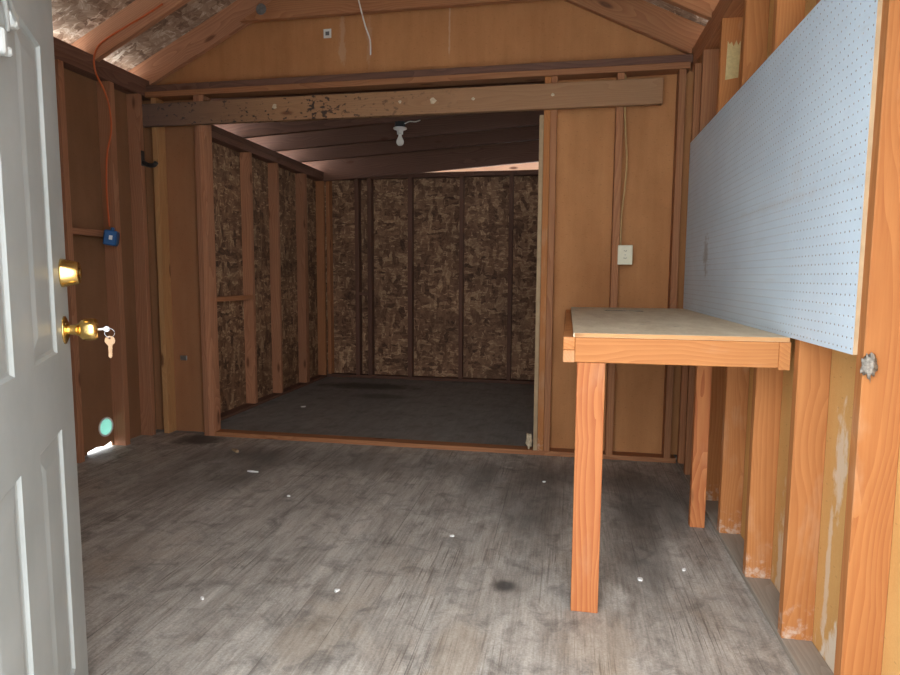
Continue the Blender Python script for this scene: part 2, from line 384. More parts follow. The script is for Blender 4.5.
def box_bm(x0, x1, y0, y1, z0, z1, bev=.0, bm=None):
    b = bmesh.new()
    g = bmesh.ops.create_cube(b, size=1)
    for v in g['verts']:
        v.co = Vector(((x0 + x1) / 2 + v.co.x * (x1 - x0), (y0 + y1) / 2 + v.co.y * (y1 - y0), (z0 + z1) / 2 + v.co.z * (z1 - z0)))
    if bev: bmesh.ops.bevel(b, geom=b.edges[:], offset=bev, segments=1, affect='EDGES')
    if bm is None: return b
    me = bpy.data.meshes.new('t'); b.to_mesh(me); b.free(); bm.from_mesh(me); bpy.data.meshes.remove(me)
    return bm
def frame_axis(axis, o):
    """local Z runs along the given world axis"""
    cols = {'z': ((1, 0, 0), (0, 1, 0), (0, 0, 1)), 'x': ((0, 1, 0), (0, 0, 1), (1, 0, 0)), 'y': ((0, 0, 1), (1, 0, 0), (0, 1, 0))}[axis]
    m = Matrix.Identity(4)
    for i, c in enumerate(cols):
        for k in range(3): m[k][i] = c[k]
    m[0][3], m[1][3], m[2][3] = o
    return m
def lumber(name, x0, x1, y0, y1, z0, z1, axis, mat, label=None, cat=None, group=None, parent=None, bev=.002):
    """a straight stick of timber; its grain follows its own length"""
    c = Vector(((x0 + x1) / 2, (y0 + y1) / 2, (z0 + z1) / 2)); o = c.copy(); o['xyz'.index(axis)] = (x0, y0, z0)['xyz'.index(axis)]
    mw = frame_axis(axis, o)
    inv = mw.inverted()
    a = inv @ Vector((x0, y0, z0)); b = inv @ Vector((x1, y1, z1))
    lo = [min(a[i], b[i]) for i in range(3)]; hi = [max(a[i], b[i]) for i in range(3)]
    ob = put(name, box_bm(lo[0], hi[0], lo[1], hi[1], lo[2], hi[2], bev), mat, parent,
             mw=(parent.matrix_world.inverted() @ mw) if parent is not None else mw)
    if label: tag(ob, label, cat, group)
    return ob
def prism(pts, depth, bm=None):
    """polygon in local X/Z, extruded along +Y by depth"""
    b = bm or bmesh.new()
    lo = [b.verts.new((x, 0, z)) for x, z in pts]; hi = [b.verts.new((x, depth, z)) for x, z in pts]
    b.faces.new(lo); b.faces.new(hi[::-1]); n = len(pts)
    for i in range(n): b.faces.new((lo[i], lo[(i + 1) % n], hi[(i + 1) % n], hi[i]))
    return b
def lathe(prof, n=24, bm=None, mw=None):
    """profile (r, h) turned round local Z"""
    b = bm or bmesh.new(); rings = []
    for r, h in prof:
        if r < 1e-6: rings.append([b.verts.new((0, 0, h))])
        else: rings.append([b.verts.new((r * math.cos(2 * math.pi * k / n), r * math.sin(2 * math.pi * k / n), h)) for k in range(n)])
    for a, c in zip(rings, rings[1:]):
        for k in range(n):
            q = (k + 1) % n
            if len(a) == 1 and len(c) == 1: continue
            if len(a) == 1: b.faces.new((a[0], c[k], c[q]))
            elif len(c) == 1: b.faces.new((a[k], a[q], c[0]))
            else: b.faces.new((a[k], a[q], c[q], c[k]))
    if mw is not None: bmesh.ops.transform(b, matrix=mw, verts=b.verts[:])
    return b
def tube(pts, r, n=8, sub=6, bm=None):
    P = [Vector(p) for p in pts]; Q = []
    for i in range(len(P) - 1):
        p0, p1, p2, p3 = P[max(i - 1, 0)], P[i], P[i + 1], P[min(i + 2, len(P) - 1)]
        for k in range(sub):
            t = k / sub
            Q.append(.5 * ((2 * p1) + (p2 - p0) * t + (2 * p0 - 5 * p1 + 4 * p2 - p3) * t * t + (3 * p1 - p0 - 3 * p2 + p3) * t ** 3))
    Q.append(P[-1]); b = bm or bmesh.new(); rings = []; up = None
    for i, q in enumerate(Q):
        d = (Q[min(i + 1, len(Q) - 1)] - Q[max(i - 1, 0)]).normalized()
        if up is None: up = d.orthogonal().normalized()
        up = (up - d * up.dot(d)).normalized(); s = d.cross(up)
        rings.append([b.verts.new(q + r * (math.cos(2 * math.pi * k / n) * up + math.sin(2 * math.pi * k / n) * s)) for k in range(n)])
    for a, c in zip(rings, rings[1:]):
        for k in range(n): b.faces.new((a[k], a[(k + 1) % n], c[(k + 1) % n], c[k]))
    b.faces.new(rings[0][::-1]); b.faces.new(rings[-1])
    return b
def sheet_bm(outer, holes, depth):
    """flat sheet in X/Z with holes, extruded along +Y"""
    b = bmesh.new(); ed = []
    for loop in [outer] + holes:
        vs = [b.verts.new((x, 0, z)) for x, z in loop]
        ed += [b.edges.new((vs[i], vs[(i + 1) % len(vs)])) for i in range(len(vs))]
    bmesh.ops.triangle_fill(b, edges=ed, use_beauty=True)
    g = bmesh.ops.extrude_face_region(b, geom=b.faces[:])
    bmesh.ops.translate(b, verts=[e for e in g['geom'] if isinstance(e, bmesh.types.BMVert)], vec=(0, depth, 0))
    return b
def basis(o, X, Y, Z):
    m = Matrix.Identity(4)
    for i, c in enumerate((X, Y, Z)):
        for k in range(3): m[k][i] = c[k]
    for k in range(3): m[k][3] = o[k]
    return m

# ================================================================== the setting
# floor: worn boards in front, dark plywood behind the divider
b = bmesh.new()
box_bm(XLS - .02, XRS + .02, .40, 3.90, -.03, 0, 0, b); nf = len(b.faces)
box_bm(XLS - .02, XRS + .02, 3.90, YB + .11, -.03, 0, 0, b)
b.faces.ensure_lookup_table()
for f in b.faces[nf:]: f.material_index = 1
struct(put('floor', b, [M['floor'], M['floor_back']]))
# ground outside
struct(put('ground', box_bm(-30, 30, -30, 36, -.35, -.30), M['ground']))

# left wall sheathing, with the round vent hole and the broken bottom edge
HY, HZ, HR = 3.452, .140, .060
outer = [(YF, 0), (3.285, 0), (3.29, .014), (3.36, .026), (3.43, .016), (3.50, .034), (3.512, 0), (YPB, 0), (YPB, PLT), (YF, PLT)]
hole = [(HY + HR * math.cos(2 * math.pi * k / 28), HZ + HR * math.sin(2 * math.pi * k / 28)) for k in range(28)]
b = sheet_bm(outer, [hole], .012)
for v in b.verts: v.co = Vector((XLS - v.co.y, v.co.x, v.co.z))
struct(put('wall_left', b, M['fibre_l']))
# right wall sheathing
b = box_bm(XRS, XRS + .012, YF, YPB, 0, PLT)
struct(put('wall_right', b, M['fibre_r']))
# divider sheathing on the far side of its studs, with the gable above
def roof_z(x): return 2.415 + SL * min(x - XL, XR - x)      # underside line of the rafters
RV = .160 / math.cos(math.atan(SL))                        # rafter depth measured upright
zp = roof_z(XRIDGE) + RV
b = bmesh.new()
for pts in ([(XLS, 0), (-2.456, 0), (-2.456, 2.405), (XLS, 2.405)], [(-.127, .03), (XRS, .03), (XRS, 2.405), (-.127, 2.405)],
            [(XLS, 2.405), (XRS, 2.405), (XRS, roof_z(XRS) + RV), (XRIDGE, zp), (XLS, roof_z(XLS) + RV)]):
    q = prism(pts, .012); bmesh.ops.translate(q, verts=q.verts[:], vec=(0, YPB, 0))
    me = bpy.data.meshes.new('t'); q.to_mesh(me); q.free(); b.from_mesh(me); bpy.data.meshes.remove(me)
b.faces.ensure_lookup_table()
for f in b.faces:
    if f.calc_center_median().x < -2.4 and f.calc_center_median().z < 2.3: f.material_index = 1  # left panel takes the shaded copy
struct(put('wall_divider', b, [M['fibre'], M['fibre_shaded']]))
# front wall with the doorway the photograph is taken from
DX0, DX1, DZ = -.742, .600, 2.20
b = bmesh.new()
for pts in ([(XLS, -.03), (DX0, -.03), (DX0, PLT), (XLS, PLT)], [(DX1, -.03), (XRS, -.03), (XRS, PLT), (DX1, PLT)], [(DX0, DZ), (DX1, DZ), (DX1, PLT), (DX0, PLT)],
            [(XLS, PLT), (XRS, PLT), (XRS, roof_z(XRS) + RV), (XRIDGE, zp), (XLS, roof_z(XLS) + RV)]):
    q = prism(pts, .11); bmesh.ops.translate(q, verts=q.verts[:], vec=(0, YF - .11, 0))
    me = bpy.data.meshes.new('t'); q.to_mesh(me); q.free(); b.from_mesh(me); bpy.data.meshes.remove(me)
struct(put('wall_front', b, M['fibre']))
# back room: OSB walls
b = bmesh.new()
box_bm(BXLS - .012, XRS, YB + .089, YB + .101, 0, .948, 0, b); box_bm(BXLS - .012, XRS, YB + .089, YB + .101, .952, 2.212, 0, b); box_bm(BXLS - .012, XRS, YB + .097, YB + .105, .90, 1.0, 0, b)
struct(put('wall_back', b, M['osb_back']))
b = bmesh.new()
box_bm(BXLS - .012, BXLS, YPB + .012, YB + .089, 0, .948, 0, b); box_bm(BXLS - .012, BXLS, YPB + .012, YB + .089, .952, 2.24, 0, b); box_bm(BXLS - .016, BXLS - .008, YPB + .012, YB + .089, .90, 1.0, 0, b)
struct(put('wall_left_back_room', b, M['osb_left']))
struct(put('wall_right_back_room', box_bm(XRS, XRS + .012, YPB + .012, YB + .101, 0, 2.40), M['osb_left']))
# roof decks (OSB seen from below)
def deck(name, x0, z0, x1, z1, y0, y1, mat, th=.012):
    b = bmesh.new(); d = Vector((x1 - x0, 0, z1 - z0)).normalized(); n = Vector((-d.z, 0, d.x));  n = n if n.z > 0 else -n
    A, B_ = Vector((x0, 0, z0)), Vector((x1, 0, z1)); c = []
    for y in (y0, y1):
        for p in (A, B_, B_ + n * th, A + n * th): c.append(b.verts.new((p.x, y, p.z)))
    for f in ((0, 1, 2, 3), (7, 6, 5, 4), (0, 4, 5, 1), (1, 5, 6, 2), (2, 6, 7, 3), (3, 7, 4, 0)): b.faces.new([c[i] for i in f])
    for k, f in enumerate(b.faces): f.material_index = 1 if k == 4 else 0
    return struct(put(name, b, [mat, M['shingle']]))
OV = .34
xe0, xe1 = XLS - OV, XRS + OV
deck('ceiling', xe0, roof_z(xe0) + RV, XRIDGE, zp, .1, YPB + .25, M['osb_roof'])
deck('ceiling_right', xe1, roof_z(xe1) + RV, XRIDGE, zp, .1, YPB + .25, M['osb_roof'])
BS = .060
def back_z(x): return 2.242 + BS * (x - BXL)
BRD = .165
deck('ceiling_back_room', -3.02, back_z(-3.02) + BRD + .001, 1.05, back_z(1.05) + BRD + .001, YPB + .012, YB + .42, M['osb_dark'])

# ================================================================== timber framing
# --- right wall studs
rw = [(1.567, 'wide orange stud nearest the camera on the right wall'),
      (1.968, 'orange right wall stud standing beside the front corner of the workbench'),
      (2.366, 'first right wall stud under the workbench, behind its front corner'),
      (2.772, 'second right wall stud under the workbench, just in front of the bench rear leg'),
      (3.180, 'right wall stud with the yellow paper stuck to it high up'),
      (3.585, 'last right wall stud before the corner, next beyond the one with yellow paper')]
for y, lab in rw:
    lumber('wall_stud', XR, XRS, y, y + .038, .02, PLB, 'z', M['fir'] if y < 3.4 else M['fir_dull'], lab, 'stud', 'studs of the right wall')
lumber('wall_stud', XR, XRS, 3.800, 3.838, .02, PLB, 'z', M['fir_dull'], 'dark stud in the corner where the right wall meets the divider', 'stud', 'studs of the right wall')
lumber('sole_plate', XR, XRS, YF, 3.84, 0, .02, 'y', M['dusty'], 'dusty thin board on the floor under the right wall studs', 'wall plate')
lumber('top_plate', XR, XRS, YF, 3.95, PLB, PLM, 'y', M['fir_dull'], 'lower top plate of the right wall, resting on its studs', 'wall plate', 'top plates of the right wall')
lumber('top_plate', XR, XRS, YF, 3.95, PLM, PLT, 'y', M['fir_dull'], 'upper top plate of the right wall, under the rafter ends', 'wall plate', 'top plates of the right wall')
# --- left wall studs
lumber('wall_stud', XLS, XL, 3.125, 3.165, 0, PLB, 'z', M['fir_left'], 'left wall stud showing just past the edge of the open white door', 'stud', 'studs of the left wall')
lumber('wall_stud', XLS, XL, 3.518, 3.564, 0, PLB, 'z', M['fir_left'], 'left wall stud with the orange cord down it and the round vent at its foot', 'stud', 'studs of the left wall')
lumber('wall_stud', XLS, XL, 3.785, 3.823, 0, PLB, 'z', M['fir_left'], 'left wall corner stud holding the dark hook, against the divider', 'stud', 'studs of the left wall')
lumber('blocking_board', XLS, XL, 3.165, 3.518, 1.362, 1.400, 'y', M['fir_left'], 'short horizontal block between left wall studs behind the blue box', 'blocking')
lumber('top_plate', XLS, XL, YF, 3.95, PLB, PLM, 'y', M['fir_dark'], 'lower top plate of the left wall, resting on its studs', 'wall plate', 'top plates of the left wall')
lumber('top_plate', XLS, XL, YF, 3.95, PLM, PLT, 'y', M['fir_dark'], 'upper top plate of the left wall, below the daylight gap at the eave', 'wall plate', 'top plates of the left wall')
# --- divider wall
G = 'studs of the divider wall'
lumber('wall_stud', -2.812, -2.772, YP, YPB, 0, 2.322, 'z', M['fir_yellow'], 'yellowish stud at the left end of the divider wall', 'stud', G)
lumber('wall_stud', -2.494, -2.456, YP, YPB, 0, 2.322, 'z', M['fir_left'], 'outer stud of the pair on the left side of the wide opening', 'stud', G)
lumber('wall_stud', -2.456, -2.418, YP, YPB, 0, 2.322, 'z', M['fir_left'], 'inner stud of the pair on the left side of the wide opening', 'stud', G)
lumber('wall_stud', -.165, -.127, YP, YPB, .03, 2.322, 'z', M['fir'], 'inner stud of the right jamb pair, touching the pale strip', 'stud', G)
lumber('wall_stud', -.126, -.088, YP, YPB, .03, 2.322, 'z', M['fir_dull'], 'outer stud of the pair on the right side of the wide opening', 'stud', G)
lumber('wall_stud', .256, .298, YP, YPB, .03, 2.322, 'z', M['fir_dull'], 'divider wall stud with the cable and the ivory outlet on it', 'stud', G)
lumber('wall_stud', .602, .642, YP, YPB, .03, 2.322, 'z', M['fir_dull'], 'divider wall stud in the right corner, beside the pegboard', 'stud', G)
lumber('sill_plate', -2.416, XR - .002, YP, YPB, 0, .030, 'x', M['fir_dull'], 'reddish sill board on the floor across the opening and right part of the divider', 'wall plate')
lumber('top_plate', XL + .002, .660, YP - .014, YPB, 2.322, 2.358, 'x', M['fir_dull'], 'lower divider top plate, its lit edge running just above the stained header board', 'wall plate', 'top plates of the divider')
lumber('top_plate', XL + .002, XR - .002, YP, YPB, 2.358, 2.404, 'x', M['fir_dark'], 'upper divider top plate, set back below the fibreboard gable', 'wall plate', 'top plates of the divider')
hb = lumber('header_board', -2.868, .511, YP - .038, YP, 2.126, 2.272, 'x', M['header'], 'long stained and mildewed board nailed across the top of the wide opening', 'board')
lumber('trim_strip', -.192, -.166, YP, YP + .08, .03, 2.10, 'z', M['trimstrip'], 'thin pale strip along the right edge of the wide opening', 'trim')
# --- gable rafters and the next pair towards the camera
def rafter(side, y, mat, lab, grp):
    def P(x, z): return (x, z)
    s = 1
    xt = XLS - .30
    heel, wallx = XL, XLS - .016
    xr = XRIDGE - .020
    heel += .003; pts = [(heel, PLT + .001), (heel, roof_z(heel)), (xr, roof_z(xr) + .001), (xr, roof_z(xr) + RV), (xt, roof_z(xt) + RV), (xt, roof_z(xt)), (wallx, roof_z(wallx)), (wallx, PLT + .001)]
    ang = math.atan(SL); d = Vector((math.cos(ang), 0, math.sin(ang))); n = Vector((-d.z, 0, d.x)); o = Vector((xt, y, roof_z(xt)))
    loc = []
    for x, z in pts:
        v = Vector((x, y, z)) - o; loc.append((v.dot(n), v.dot(d)))
    b = prism(loc, .038); bmesh.ops.recalc_face_normals(b, faces=b.faces[:]); bmesh.ops.bevel(b, geom=b.edges[:], offset=.0015, segments=1, affect='EDGES')
    Y = Vector((0, 1, 0))
    if side < 0: mw = basis(o, n, Y, d)
    else:
        o2 = Vector((2 * XRIDGE - o.x, o.y, o.z)); mw = basis(o2, Vector((-n.x, 0, n.z)), Y, Vector((-d.x, 0, d.z)))
        # mirrored frame: keep it right-handed by mirroring the mesh instead
        for v in b.verts: v.co.y = -v.co.y
        for v in b.verts: v.co.y += .038
        mw = basis(o2 + Vector((0, .038, 0)), Vector((-n.x, 0, n.z)), -Y, Vector((-d.x, 0, d.z)))
    o_ = put('roof_rafter', b, mat, mw=mw)
    return tag(o_, lab, 'rafter', grp)
rafter(-1, 3.900, M['fir_left'], 'left rafter lying against the fibreboard gable', 'gable rafters')
rafter(1, 3.900, M['fir_dull'], 'right rafter lying against the fibreboard gable', 'gable rafters')
rafter(-1, 3.400, M['fir_left'], 'left rafter with the orange cord on it, between the two eave daylight gaps', 'rafters in front of the gable')
rafter(1, 3.400, M['fir_dull'], 'right rafter above the paper stud, in front of the gable rafter', 'rafters in front of the gable')
lumber('ridge_board', XRIDGE - .0185, XRIDGE + .0185, YF, YPB, zp - .19, zp - .012, 'y', M['fir_left'], 'ridge board where the left and right rafters meet', 'ridge board')
# collar tie in front of the gable rafters
xa = XL + (2.772 - 2.415) / SL; xb = XR - (2.772 - 2.415) / SL; dx = .135 / SL
pts = [(xa - .02, 2.772), (xb + .02, 2.772), (xb - dx + .02, 2.907), (xa + dx - .02, 2.907)]
b = prism([(z - 2.772, x - xa) for x, z in pts], .038)
for v in b.verts: v.co.y = -v.co.y
o = put('collar_tie', b, M['fir_dull'], mw=basis((xa, 3.8995, 2.772), (0, 0, 1), (0, 1, 0), (1, 0, 0)))
tag(o, 'dark horizontal collar tie across the top of the gable', 'collar tie')
o = put('gusset_plate', lathe([(0, 0), (.036, 0), (.036, .003), (0, .003)], 10), M['zinc'], mw=basis((-1.985, 3.8610, 2.835), (1, 0, 0), (0, 0, 1), (0, -1, 0)))
tag(o, 'small grey metal plate where collar tie meets the left gable rafter', 'metal plate')

# --- back room framing
G = 'studs of the back room left wall'
for (y, w_, lab) in ((4.205, .038, 'back room left wall stud hidden nearest the opening jamb'), (4.832, .040, 'back room left wall stud with a block on it, first past the jamb'),
                (5.322, .038, 'lone middle stud of the back room left wall'), (5.902, .038, 'nearer stud of the touching pair on the back room left wall'),
                (5.942, .038, 'farther stud of the touching pair on the back room left wall'), (6.408, .038, 'left wall stud in the far left corner of the back room')):
    lumber('wall_stud', BXLS, BXL, y, y + w_, .025, 2.144, 'z', M['fir_left'] if y < 6.2 else M['fir_dull'], lab, 'stud', G)
lumber('sole_plate', BXLS, BXL, YPB + .013, YB - .002, 0, .025, 'y', M['fir_dark'], 'low dark board on the floor under the back room left wall studs', 'wall plate')
lumber('blocking_board', BXLS, BXL, 4.243, 4.832, .925, .960, 'y', M['fir_dull'], 'horizontal block between studs on the back room left wall, beside the jamb', 'blocking')
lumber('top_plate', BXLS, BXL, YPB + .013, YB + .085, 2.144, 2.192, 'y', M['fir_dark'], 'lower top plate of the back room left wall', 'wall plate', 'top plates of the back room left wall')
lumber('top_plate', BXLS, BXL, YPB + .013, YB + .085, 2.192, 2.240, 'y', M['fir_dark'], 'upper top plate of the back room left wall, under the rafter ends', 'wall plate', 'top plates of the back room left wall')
G = 'studs of the back wall'
for (x, w_, lab) in ((-2.608, .038, 'back wall stud in the far left corner'), (-2.282, .045, 'left stud of the close pair on the back wall, joined by a small block'),
                 (-2.140, .045, 'right stud of the close pair on the back wall, joined by a small block'), (-1.690, .046, 'back wall stud just right of the close pair'),
                 (-1.132, .040, 'back wall stud in the middle of the OSB, below the lamp'), (-.614, .042, 'back wall stud next right of the middle one'),
                 (-.095, .040, 'back wall stud half hidden behind the right jamb of the opening')):
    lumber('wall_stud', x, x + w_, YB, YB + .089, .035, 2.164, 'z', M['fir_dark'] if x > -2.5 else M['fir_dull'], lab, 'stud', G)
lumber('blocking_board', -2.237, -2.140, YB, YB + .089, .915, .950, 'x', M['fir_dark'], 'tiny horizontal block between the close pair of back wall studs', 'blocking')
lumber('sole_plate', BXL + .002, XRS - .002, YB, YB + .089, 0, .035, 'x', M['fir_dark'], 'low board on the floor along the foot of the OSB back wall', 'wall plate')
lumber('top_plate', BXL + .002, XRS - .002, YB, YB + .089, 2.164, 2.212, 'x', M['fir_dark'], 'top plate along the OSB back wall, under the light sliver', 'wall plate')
labs = ['nearest back room rafter, just behind the header board', 'back room rafter that carries the bare bulb', 'back room rafter one beyond the bulb rafter',
        'back room rafter next to last before the back wall', 'farthest back room rafter, over the light sliver at the back wall']
for y, lab in zip((4.20, 4.745, 5.29, 5.835), labs):
    ang = math.atan(BS); d = Vector((math.cos(ang), 0, math.sin(ang))); n = Vector((-d.z, 0, d.x))
    o0 = Vector((-2.97, y, back_z(-2.97))); L_ = 3.95
    b = box_bm(0, BRD - .002, 0, .038, 0, L_, .002)
    # bird's-mouth: the seat that rests on the plate is the underside line itself
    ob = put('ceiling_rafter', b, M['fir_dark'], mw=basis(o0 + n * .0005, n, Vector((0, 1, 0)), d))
    tag(ob, lab, 'rafter', 'back room rafters')
def low_z(x): return 2.214 + .064 * (x + 1.48)
zb = lambda x: back_z(x) + BRD - .002
pts = [(-2.97, back_z(-2.97)), (-2.72, 2.2415), (BXL + .002, 2.2415), (BXL + .002, low_z(BXL)), (.66, low_z(.66)), (.66, zb(.66)), (-2.97, zb(-2.97))]
o0 = Vector((-2.97, YB - .036, back_z(-2.97)))
ang = math.atan(.062); d = Vector((math.cos(ang), 0, math.sin(ang))); n = Vector((-d.z, 0, d.x))
b = prism([((Vector((x, 0, z)) - Vector((o0.x, 0, o0.z))).dot(n), (Vector((x, 0, z)) - Vector((o0.x, 0, o0.z))).dot(d)) for x, z in pts], .034)
ob = put('ceiling_rafter', b, M['fir_dark'], mw=basis(o0, n, Vector((0, 1, 0)), d))
tag(ob, labs[4], 'rafter', 'back room rafters')

lumber('fascia_board', -2.97, .95, YB + .40, YB + .42, 2.270, 2.420, 'x', M['fascia'], 'pale outside eave board glimpsed through the sliver over the back wall', 'board')
# ================================================================== the white door
DANG = R(33); dh = Vector((math.sin(DANG), -math.cos(DANG), 0)); DW = .84
E_ = Vector((-1.180, 1.286, 0)); hinge = E_ + dh * DW; hinge.z = .02
Xd = -dh; Zd = Vector((0, 0, 1)); Yd = Zd.cross(Xd)            # outer face looks along -Yd
Dm = basis(hinge, Xd, Yd, Zd)
door = empty('door_1', None, mw=Dm); struct(door)
def raised_panel_door(W, H, TH, panels):
    """one slab with sunk and raised panels on its outer face"""
    b = bmesh.new()
    xs = sorted({0, W} | {p[0] for p in panels} | {p[1] for p in panels}); zs = sorted({0, H} | {p[2] for p in panels} | {p[3] for p in panels})
    V = {}
    def vert(x, y, z):
        k = (round(x, 5), round(y, 5), round(z, 5))
        if k not in V: V[k] = b.verts.new(k)
        return V[k]
    for i in range(len(xs) - 1):
        for j in range(len(zs) - 1):
            x0, x1, z0, z1 = xs[i], xs[i + 1], zs[j], zs[j + 1]
            if (x0, x1, z0, z1) in [tuple(p) for p in panels]:
                prev = (x0, x1, z0, z1, 0.0)
                for ins, y in ((.005, .006), (.011, .0075), (.046, .0025), (.050, .0022)):
                    cur = (x0 + ins, x1 - ins, z0 + ins, z1 - ins, y)
                    a = [(prev[0], prev[2]), (prev[1], prev[2]), (prev[1], prev[3]), (prev[0], prev[3])]; c = [(cur[0], cur[2]), (cur[1], cur[2]), (cur[1], cur[3]), (cur[0], cur[3])]
                    for k in range(4):
                        q = (k + 1) % 4
                        b.faces.new((vert(a[k][0], prev[4], a[k][1]), vert(a[q][0], prev[4], a[q][1]), vert(c[q][0], cur[4], c[q][1]), vert(c[k][0], cur[4], c[k][1])))
                    prev = cur
                b.faces.new([vert(x, prev[4], z) for x, z in ((prev[0], prev[2]), (prev[1], prev[2]), (prev[1], prev[3]), (prev[0], prev[3]))])
            else:
                b.faces.new([vert(x, 0, z) for x, z in ((x0, z0), (x1, z0), (x1, z1), (x0, z1))])
    for i in range(len(xs) - 1):
        for z in (0, H): b.faces.new([vert(x, y, z) for x, y in ((xs[i], 0), (xs[i + 1], 0), (xs[i + 1], TH), (xs[i], TH))])
    for j in range(len(zs) - 1):
        for x in (0, W): b.faces.new([vert(x, y, z) for z, y in ((zs[j], 0), (zs[j + 1], 0), (zs[j + 1], TH), (zs[j], TH))])
    for i in range(len(xs) - 1):
        for j in range(len(zs) - 1):
            b.faces.new([vert(x, TH, z) for x, z in ((xs[i], zs[j]), (xs[i + 1], zs[j]), (xs[i + 1], zs[j + 1]), (xs[i], zs[j + 1]))])
    return b
ux = [(DW - .355, DW - .150), (DW - .700, DW - .495)]
pz = [(.20, .766), (.936, 1.585), (1.70, 1.91)]
put('door_leaf', raised_panel_door(DW, 2.03, .044, [(a, c, z0, z1) for a, c in ux for z0, z1 in pz]), M['door'], door)
def onY(u, z, y=0.0): return Matrix.Translation((DW - u, y, z)) @ Matrix.Rotation(R(90), 4, 'X')   # local Z of the turned part looks out of the door (-Y)
db = put('deadbolt', lathe([(0, 0), (.033, 0), (.033, .003), (.026, .034), (.024, .037), (.012, .038), (.012, .040), (0, .040)], 32), M['brass'], door, smooth=False, mw=onY(.060, 1.112))
for p in db.data.polygons: p.use_smooth = len(p.vertices) == 4 and abs(p.normal.z) < .6
kn = put('door_knob', lathe([(.0115, .004), (.0125, .022), (.016, .030), (.0245, .036), (.0265, .044), (.0265, .060), (.0235, .068), (.010, .070), (0, .070)], 32), M['brass'], door, smooth=True, mw=onY(.060, .980))
put('rosette', lathe([(0, 0), (.033, 0), (.032, .003), (.020, .008), (.0135, .009), (0, .009)], 32), M['brass'], kn, smooth=True)
# the white hold-open arm high up on the door
arm = put('hold_open_arm', tube([(DW - .407, -.014, 1.543), (DW - .46, -.022, 1.541), (DW - .519, -.030, 1.538), (DW - .60, -.040, 1.535), (DW - .70, -.050, 1.530)], .0034, 8, 4), M['painted_steel'], door, smooth=True)
put('arm_rod', tube([(DW - .482, -.018, 1.503), (DW - .510, -.024, 1.514), (DW - .548, -.030, 1.526), (DW - .62, -.040, 1.548), (DW - .70, -.048, 1.570)], .0034, 8, 4), M['painted_steel'], arm, smooth=True)
put('bracket', box_bm(DW - .497, DW - .478, -.016, 0, 1.462, 1.503, .003), M['painted_steel'], arm)
put('mounting_foot', box_bm(DW - .420, DW - .400, -.018, 0, 1.530, 1.556, .003), M['painted_steel'], arm)
put('pivot_pin', lathe([(0, 0), (.008, 0), (.008, .012), (.005, .016), (0, .016)], 14), M['painted_steel'], arm, smooth=False, mw=onY(.452, 1.478))
# keys hanging in the knob
nrm = -Yd
K = Dm @ Vector((DW - .060, -.070, .980))
keys = empty('key_set', K)
tag(keys, 'silver key in the brass door knob with a brass key dangling from its ring', 'keys')
def key_bm(L_=.030, bow=.011, th=.0022):
    """flat key in X/Z: bow at the top (origin at the ring hole), blade pointing down"""
    o_ = []
    for k in range(14):
        a = R(235) - R(290) * k / 13
        o_.append((bow * math.cos(a), -.006 + bow * .92 * math.sin(a)))
    right = [(.0042, -.018), (.0042, -.024), (.0030, -.026), (.0040, -.0285), (.0026, -.031), (.0040, -.034), (.0028, -.037), (.0034, -.040), (0, -.044), (-.0036, -.041), (-.0036, -.018)]
    hole = [(.0028 * math.cos(2 * math.pi * k / 12), -.001 + .0028 * math.sin(2 * math.pi * k / 12)) for k in range(12)]
    return sheet_bm(o_ + right, [hole], th)
# silver key lying along the knob axis
sk = key_bm()
bmesh.ops.translate(sk, verts=sk.verts[:], vec=(0, -.0011, 0))
for v in sk.verts: v.co = v.co * .62
mk = basis(nrm * .020, Vector((0, 0, 1)), nrm.cross(Vector((0, 0, 1))), nrm)     # key Z (bow side) looks away from the knob
q = put('silver_key', sk, M['steel'], keys, mw=mk); q['label'] = 'silver key in the lock'
hp = nrm * .020
rb = bmesh.new(); ring = []
ax1, ax2 = nrm, Vector((0, 0, 1)); RC = hp + Vector((0, 0, -.0095)) + nrm * .002
pts = [RC + .0105 * (math.cos(2 * math.pi * k / 20) * ax1 + math.sin(2 * math.pi * k / 20) * ax2) for k in range(21)]
put('key_ring', tube(pts, .0010, 6, 1), M['steel'], keys, smooth=True)
bk = key_bm(); bmesh.ops.translate(bk, verts=bk.verts[:], vec=(0, -.0011, 0))
for v in bk.verts: v.co = v.co * 1.12
side = Vector((1, .15, 0)).normalized()
q = put('brass_key', bk, M['brass_key'], keys, mw=basis(RC + Vector((0, 0, -.0115)), side, Vector((0, 0, 1)).cross(side), Vector((0, 0, 1)))); q['label'] = 'brass key hanging down'

# ================================================================== workbench
wb = empty('workbench', (.34, 2.9, 0)); bpy.context.view_layer.update()
tag(wb, 'rough orange timber workbench against the right wall under the pegboard', 'workbench')
lumber('front_leg', .036, .126, 2.036, 2.074, 0, .853, 'z', M['fir_red'], parent=wb)
lumber('rear_leg', .572, .636, 2.864, 2.902, 0, .847, 'z', M['fir_red'], parent=wb)
lumber('far_leg', .088, .126, 3.71, 3.75, 0, .853, 'z', M['fir_dull'], parent=wb)
lumber('front_rail', .028, .642, 2.032, 2.070, .854, .936, 'x', M['fir_rail'], parent=wb)
lumber('side_rail', -.010, .0275, 2.032, 3.76, .852, .893, 'y', M['fir_rail'], parent=wb)
lumber('side_rail', -.010, .0275, 2.032, 3.76, .894, .936, 'y', M['fir_rail'], parent=wb)
lumber('wall_rail', .6425, .6755, 2.032, 3.76, .848, .936, 'y', M['fir_rail'], parent=wb)
lumber('back_rail', .028, .642, 3.722, 3.76, .854, .936, 'x', M['fir_dull'], parent=wb)
b = sheet_bm([(.022, 2.029), (.668, 2.029), (.668, 3.775), (.022, 3.775)], [[(.20, 3.42), (.40, 3.39), (.40, 3.46), (.20, 3.47)]], .014)
for v in b.verts: v.co = Vector((v.co.x, v.co.z, v.co.y + .936))
